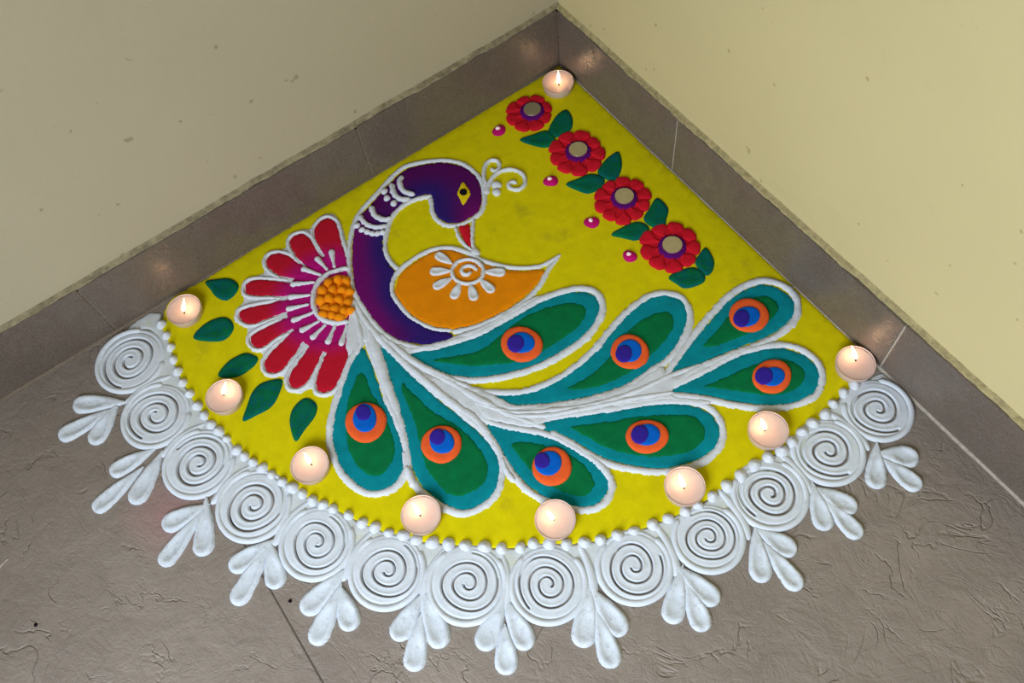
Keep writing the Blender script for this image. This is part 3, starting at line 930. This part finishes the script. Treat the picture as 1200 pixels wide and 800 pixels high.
# ================================================================== red flowers
for c, rx, mc, mr, npet, lab in [
    ((621, 134), 27.5, (624, 131.5), 10.2, 8, 'small red flower with mirror heart beside the corner tea light'),
    ((676, 181), 33, (677.6, 178.5), 11, 9, 'red flower with mirror heart, second from the corner'),
    ((730, 236), 33.5, (731.5, 233), 11.4, 10, 'red flower with mirror heart, third from the corner'),
    ((785.5, 290), 36, (787.5, 290), 12, 9, 'biggest red flower with mirror heart, farthest from the corner')]:
    w = P([c])[0]
    t = thing('red_flower', (w[0], w[1], 0.0), lab, 'flower', 'red flowers along the yellow wall side')
    R = rx * px_m(c)
    def wob(R_, n_, amp, ph):
        return [(w[0] + R_ * math.cos(a), w[1] + R_ * math.sin(a)) for a in np.linspace(0, 2 * math.pi, n_, endpoint=False)]
    fill('flower_base', wob(R * 0.84, 24, 0, 0), YZ - 0.0003, YZ + 0.0014, 'red', t, world=True)
    ph = random.uniform(0, 1)
    for k in range(npet):
        a = 2 * math.pi * k / npet + ph
        Rk = R * random.uniform(0.95, 1.06)
        hw = math.pi / npet * 1.12
        pts = []
        for s, r in ((0, 0.30), (-0.55, 0.55), (-0.95, 0.80), (-0.62, 0.97), (0.0, 1.0), (0.62, 0.97), (0.95, 0.80), (0.55, 0.55)):
            pts.append((w[0] + Rk * r * math.cos(a + hw * s), w[1] + Rk * r * math.sin(a + hw * s)))
        fill('petal', pts, YZ, YZ + 0.0026 + 0.0006 * random.random(), 'red', t, 0.0024, 0.0002, 0.0022, world=True)
    wm = P([mc])[0]
    Rm = mr * px_m(mc)
    def circ(r_, o=(0, 0)):
        return [(wm[0] + o[0] + r_ * math.cos(a), wm[1] + o[1] + r_ * math.sin(a)) for a in np.linspace(0, 2 * math.pi, 22, endpoint=False)]
    fill('violet_ring', circ(Rm * 1.42, (-0.0008, -0.0008)), YZ + 0.001, YZ + 0.0034, 'violet', t, 0.0016, 0.0003, 0.002, world=True)
    md = fill('mirror_disc', circ(Rm), YZ + 0.003, YZ + 0.0050, 'mirror', t, 0.0004, 0.0, 0.002, world=True, und=0.0)
    md.data.polygons.foreach_set('use_smooth', [False] * len(md.data.polygons))

# little magenta dots; a pale blob on each stands in for its highlight
for c, r, lab in [((585, 154), 8, 'magenta dot with a painted highlight beside the smallest red flower'), ((645.5, 213), 8.2, 'magenta dot with a painted highlight beside the second red flower'),
                  ((693.5, 261.5), 8.6, 'magenta dot with a painted highlight beside the third red flower'), ((738, 301), 8.2, 'magenta dot with a painted highlight beside the biggest red flower')]:
    w = P([c])[0]
    t = thing('magenta_dot', (w[0], w[1], YZ), lab, 'dot', 'magenta dots beside the red flowers')
    blob('dot_base', c, r * 1.06, YZ - 0.0003, 0.0036, 'magenta', t)
    blob('highlight', (c[0] - 1.2, c[1] - 0.8), 3.0, YZ + 0.0022, 0.0034, 'highlight', t)

# ================================================================== white lace border
MED = [((154, 423), 33.5, 2.6, 0.2), ((184, 487), 33.5, 2.5, 0.6), ((234, 543), 35, 2.7, -2.4), ((298, 592), 35, 2.6, 2.6), ((372, 636), 35, 2.5, -2.6), ((454, 669), 36, 2.6, 2.9),
       ((548, 684), 38, 2.7, 2.7), ((643, 685), 37, 2.8, -1.6), ((743, 664), 36, 2.5, 2.9), ((830, 630), 34, 2.8, 2.8), ((902, 579), 36, 2.9, -2.2), ((970, 529), 36, 2.3, 2.8), ((1028, 480), 34.5, 2.2, -2.8)]
# thin white sheet that joins the medallions to the dotted edge
aw = P(ARC)
mw_ = P([m_[0] for m_ in MED])
mang = np.arctan2(mw_[:, 1], mw_[:, 0])
aout = []
for q in catmull(aw[1:-1], False, 0.004):
    a_ = math.atan2(q[1], q[0])
    i_ = np.argsort(np.abs(mang - a_))[:2]
    d1, d2 = np.abs(mang[i_] - a_)
    gap = d1 / (d1 + d2) * 2 if mang.min() < a_ < mang.max() else 0.0      # 0 at a medallion, 1 half way between two
    r_ = np.hypot(*q)
    aout.append(q * (1 + (0.009 + 0.036 * gap ** 2.2) / r_))
aout = np.array(aout)
sheet_w = np.vstack([P([(188, 368), (176, 367), (158, 378), (150, 388), (176, 386)]), aout,
                     P([(1014, 452), (1050, 456), (1036, 438), (1026, 440)]), aw[::-1] * 1.001])
sh = fill('white_border_sheet', sheet_w, 0.00005, 0.0013, 'white_thin', None, 0.002, 0.0005, 0.004, world=True)
tag(sh, 'thin white powder band behind the spiral medallions', 'rangoli border')

def medallion(k, c, rpx, turns, start):
    w = P([c])[0]
    rg = rpx * px_m(c) * (0.99 if 2 < k < 11 else 0.95)         # outer groove
    R = rg * 1.25
    NR, NA = 88, 176
    H = 0.0034 + 0.0002 * (k % 3)
    r0 = rg * 0.10
    pitch = (rg - r0) / (turns * 2 * math.pi)
    V, F = [], []
    rad = np.linspace(0, 1, NR + 1)[1:] * R
    ang = np.linspace(0, 2 * math.pi, NA, endpoint=False)
    gw = 0.00098 if 3 < k < 10 else 0.00128
    wob_ph = random.uniform(0, 6)
    # image "counter-clockwise" is also counter-clockwise on the floor seen from above
    def height(r, a, hrim):
        wobble = 1 + 0.035 * math.sin(2 * a + wob_ph) + 0.02 * math.sin(3 * a + 2 * wob_ph)
        d = 1e9
        base = (a - start) % (2 * math.pi)
        for t in range(int(turns) + 2):
            ph = base + 2 * math.pi * t
            if ph <= turns * 2 * math.pi:
                d = min(d, abs(r - (r0 + pitch * ph) * wobble))
        g = math.exp(-(d / gw) ** 4)
        lip = 0.12 * math.exp(-((d - 2.2 * gw) / gw) ** 2)
        u = r / hrim
        edge = max(0.0, 1 - u ** 10) ** 0.6
        z = H * edge * (0.9 + 0.1 * math.cos(6 * u))
        # crease between coil and outer rim
        cre = 0.35 * math.exp(-((r - rg * 1.09) / 0.0011) ** 2) * (0.6 + 0.4 * math.sin(a + wob_ph))
        return z * (1 + lip - cre) - g * (H + 0.0007)
    V.append((w[0], w[1], H * 0.95))
    for r in rad:
        for a in ang:
            rr = r * (1 + 0.02 * math.sin(2 * a + wob_ph) * (r / R) ** 2 + rng.normal(0, 0.003) * (r / R) ** 8)
            x, y = w[0] + rr * math.cos(a), w[1] + rr * math.sin(a)
            V.append((min(x, -0.0018), min(y, -0.0018), max(-0.0006, height(r, a, R))))
    for j in range(NA):
        F.append((0, 1 + j, 1 + (j + 1) % NA))
    for i in range(NR - 1):
        for j in range(NA):
            a, b = 1 + i * NA + j, 1 + i * NA + (j + 1) % NA
            F.append((a, a + NA, b + NA, b))
    return link('spiral_medallion', V, F, 'white_border', None, True, (w[0], w[1], 0.0)), w, R
ORD = ['first', 'second', 'third', 'fourth', 'fifth', 'sixth', 'seventh', 'eighth', 'ninth', 'tenth', 'eleventh', 'twelfth', 'last']
for k, (c, r, tn, st) in enumerate(MED):
    o, w, R = medallion(k, c, r, tn, st)
    tag(o, '%s white spiral medallion of the border counting from the beige wall' % ORD[k], 'medallion', 'white spiral medallions of the border')
    # raised rim swept from the dotted edge round the outer side
    ca = math.atan2(-w[1], -w[0])                   # towards the corner
    pts = []
    for t in np.linspace(0, 1, 16):
        a = ca + 0.75 + (2 * math.pi - 1.5) * t
        pts.append((w[0] + R * 0.95 * math.cos(a), w[1] + R * 0.95 * math.sin(a)))
    rm = stroke('medallion_rim', np.minimum(np.array(pts), -0.003), 0.0066, 0.0008, 0.0034, 'white_border', o, world=True, jit=0.0001, rough=0.35, step=0.003)

# crescents that lean from the dotted edge between neighbouring medallions
SPR = [
 [((140, 472), (86, 474), 11), ((128, 483), (69, 513), 10.5), ((134, 480), (108, 521), 11)],
 [((175, 530), (129, 555), 10.5), ((160, 555), (110, 599), 10.5), ((186, 538), (156, 591), 12)],
 [((238, 595), (190, 617), 12), ((231, 608), (189, 663), 11), ((242, 592), (238, 652), 12)],
 [((316, 637), (269, 667), 12), ((312, 645), (275, 709), 12), ((318, 642), (325, 690), 12)],
 [((402, 672), (354, 718), 13), ((396, 695), (368, 756), 12.5), ((401, 694), (413, 739), 12.5)],
 [((492, 702), (462, 750), 12.5), ((493, 728), (484, 787), 13), ((496, 692), (519, 759), 13.5)],
 [((589, 706), (564, 762), 13), ((592, 740), (594, 791), 13), ((595, 708), (620, 761), 13)],
 [((691, 690), (682, 759), 14), ((701, 722), (719, 783), 13), ((697, 696), (732, 744), 13.5)],
 [((798, 672), (786, 731), 13), ((806, 688), (826, 740), 12.5), ((797, 668), (842, 707), 13)],
 [((886, 626), (893, 683), 12.5), ((900, 643), (938, 691), 12), ((892, 624), (933, 648), 13)],
 [((953, 572), (968, 622), 12), ((970, 590), (1009, 630), 11.5), ((960, 575), (1004, 598), 13)],
 [((1027, 526), (1026, 573), 12), ((1040, 543), (1079, 573), 12), ((1034, 532), (1077, 537), 13.5)]]
for k, lobes in enumerate(SPR):
    w = P([lobes[1][0]])[0]
    t = thing('three_lobed_sprig', (w[0], w[1], 0.0), 'white three-lobed sprig between the %s and %s medallions from the beige wall' % (ORD[k], ORD[k + 1]),
              'sprig', 'white three-lobed sprigs of the border')
    for tip, end, hw in lobes:
        tip = (tip[0] - 0.18 * (end[0] - tip[0]), tip[1] - 0.18 * (end[1] - tip[1]))
        drop('lobe', tip, end, hw * 1.06, 0.0001, 0.0042, 'white_lobe', t, 0.7, power=0.95)
for k in range(12):
    a, b = MED[k][0], MED[k + 1][0]
    mid = ((a[0] + b[0]) / 2, (a[1] + b[1]) / 2)
    mw = P([mid])[0]
    n_ = mw / np.hypot(*mw)                          # outwards from the corner
    tan = np.array([-n_[1], n_[0]])
    s = 1 if k < 6 else -1
    pts = [mw - n_ * 0.030 - tan * 0.010 * (-s), mw - n_ * 0.016 - tan * 0.004 * (-s), mw, mw + n_ * 0.014 + tan * 0.001, mw + n_ * 0.024]
    cs = stroke('lace_crescent', np.array(pts), [0.004, 0.008, 0.0105, 0.009, 0.005], 0.0004, 0.0038, 'white_border', None, world=True, rough=0.3)
    tag(cs, 'slim white ridge between the %s and %s medallions from the beige wall' % (ORD[k], ORD[k + 1]), 'ridge', 'white ridges between the medallions')

# row of white dots
dm = [dome_mesh('border_dot', 0.0069, 0.0074, 0.35, 6, 16, 0.07) for _ in range(6)]
for i, c in enumerate(ARC):
    w = P([c])[0]
    s = random.uniform(0.78, 1.04) * (0.92 if c[0] < 300 else 1.0)
    o = place('border_dot', dm[i % 6], 'white', (min(w[0], -0.007), w[1], 0.0004), None, random.uniform(0, 6), (s, s, random.uniform(0.85, 1.15)))
    tag(o, 'small white powder dot in the row edging the yellow ground', 'dot', 'row of white powder dots')

# ================================================================== tea lights
RC, HC = 0.0194, 0.0105
def lathe(prof, seg=40):
    V, F = [], []
    for r, z in prof:
        for j in range(seg):
            a = 2 * math.pi * j / seg
            V.append((r * math.cos(a), r * math.sin(a), z))
    for i in range(len(prof) - 1):
        for j in range(seg):
            a, b = i * seg + j, i * seg + (j + 1) % seg
            F.append((a, b, b + seg, a + seg))
    return V, F
TEA = [((654, 95.5), (655, 98.5), (654, 83), 'tea light in the very corner between the two skirtings'),
       ((215, 362), (215, 366.5), (219, 344), 'tea light against the skirting of the beige wall'),
       ((262, 463.5), (261, 462), (265.5, 446), 'second tea light from the beige wall, beside two green leaves'),
       ((362.5, 544), (364, 543), (356, 530), 'third tea light from the beige wall, beside a peacock feather'),
       ((493, 602.5), (492, 603), (483, 588), 'fourth tea light of the arc from the beige wall'),
       ((650.5, 608), (649, 608), (640, 598), 'fifth tea light of the arc from the beige wall'),
       ((802.5, 569), (802, 571), (795, 554), 'third tea light of the arc from the pale yellow wall'),
       ((900.5, 503), (897, 503), (892, 490), 'second tea light of the arc from the pale yellow wall'),
       ((1003, 425), (1003.5, 421), (995, 402), 'tea light against the skirting of the pale yellow wall')]
cup_me = wax_me = wick_me = None
for c, wk, tp, lab in TEA:
    zt = YZ + HC
    w = P([c], zt)[0]
    w = np.minimum(w, -RC - 0.0012)
    t = thing('tea_light', (w[0], w[1], YZ), lab, 'candle', 'lit tea lights around the drawing')
    if cup_me is None:
        V, F = lathe([(0.0, 0.0), (RC - 0.0022, 0.0), (RC - 0.0012, 0.0006), (RC - 0.0002, HC - 0.0008), (RC, HC - 0.0002), (RC - 0.0003, HC), (RC - 0.0008, HC - 0.0004), (RC - 0.0010, HC - 0.002)])
        cu = link('cup', V, F, 'cup', t, True); cu.location = (0, 0, 0); cup_me = cu.data
        V, F = lathe([(RC - 0.0009, HC - 0.004), (RC - 0.0009, HC - 0.0010), (RC - 0.0022, HC - 0.0012), (0.010, HC - 0.0022), (0.004, HC - 0.0026), (0.0, HC - 0.0026)])
        wx = link('wax', V, F, 'wax', t, True); wx.location = (0, 0, 0); wax_me = wx.data
    else:
        for nm, me in (('cup', cup_me), ('wax', wax_me)):
            o = bpy.data.objects.new(nm, me); COL.objects.link(o); o.parent = t
    # wick and flame
    a = np.array([*(P([wk], zt)[0] - w), HC - 0.003])
    if np.hypot(a[0], a[1]) > 0.004:
        a[:2] *= 0.004 / np.hypot(a[0], a[1])
    fh = 0.0125
    b2 = P([tp], zt + fh)[0] - w
    dv = b2 - a[:2]
    if np.hypot(*dv) > 0.011:
        dv *= 0.011 / np.hypot(*dv)
    b = np.array([a[0] + dv[0], a[1] + dv[1], HC + fh])
    def sweep(name, ts, rads, mat):
        V, F = [], []
        seg = 12
        for tt, r in zip(ts, rads):
            x = a[0] + (b[0] - a[0]) * tt ** 1.4
            y = a[1] + (b[1] - a[1]) * tt ** 1.4
            z = a[2] + (b[2] - a[2]) * tt
            for j in range(seg):
                q = 2 * math.pi * j / seg
                V.append((x + r * math.cos(q), y + r * math.sin(q), z))
        for i in range(len(ts) - 1):
            for j in range(seg):
                p_, q_ = i * seg + j, i * seg + (j + 1) % seg
                F.append((p_, q_, q_ + seg, p_ + seg))
        F.append(tuple(range(seg))[::-1]); F.append(tuple((len(ts) - 1) * seg + j for j in range(seg)))
        o = link(name, V, F, mat, t, True); o.location = (0, 0, 0)
        return o
    sweep('wick', [0.0, 0.1, 0.2, 0.27], [0.0009, 0.0008, 0.0008, 0.0006], 'wick')
    ts = np.linspace(0.2, 1, 12)
    rs = [0.0025 * (max(0.0, math.sin(math.pi * ((x - 0.2) / 0.8) ** 0.6)) ** 0.8) * (1 - 0.35 * (x - 0.2) / 0.8) + 0.0001 for x in ts]
    sweep('flame', ts, rs, 'flame')
    ld = bpy.data.lights.new('flame_light', 'POINT')
    ld.energy = 0.0044; ld.color = (1.0, 0.50, 0.18); ld.shadow_soft_size = 0.003
    lo = bpy.data.objects.new('flame_light', ld); COL.objects.link(lo); lo.parent = t
    mid = a + (b - a) * 0.6
    lo.location = mid

# a dry bit of straw and a few dark crumbs on the tiles
st = P([(-2, 668), (3, 661), (10, 654)])
so = stroke('straw', st, [0.0012, 0.0016, 0.0012], 0.0001, 0.0012, 'grout', None, world=True)
tag(so, 'short pale straw lying on the bare floor tiles', 'straw')
for c, lab in [((340, 704), 'dark crumb on the floor beside the tile joint'), ((42, 732), 'dark crumb on the floor near the pale straw')]:
    o = blob('crumb', c, 2.2, 0.0, 0.0016, 'black')
    tag(o, lab, 'crumb', 'dark crumbs on the floor')
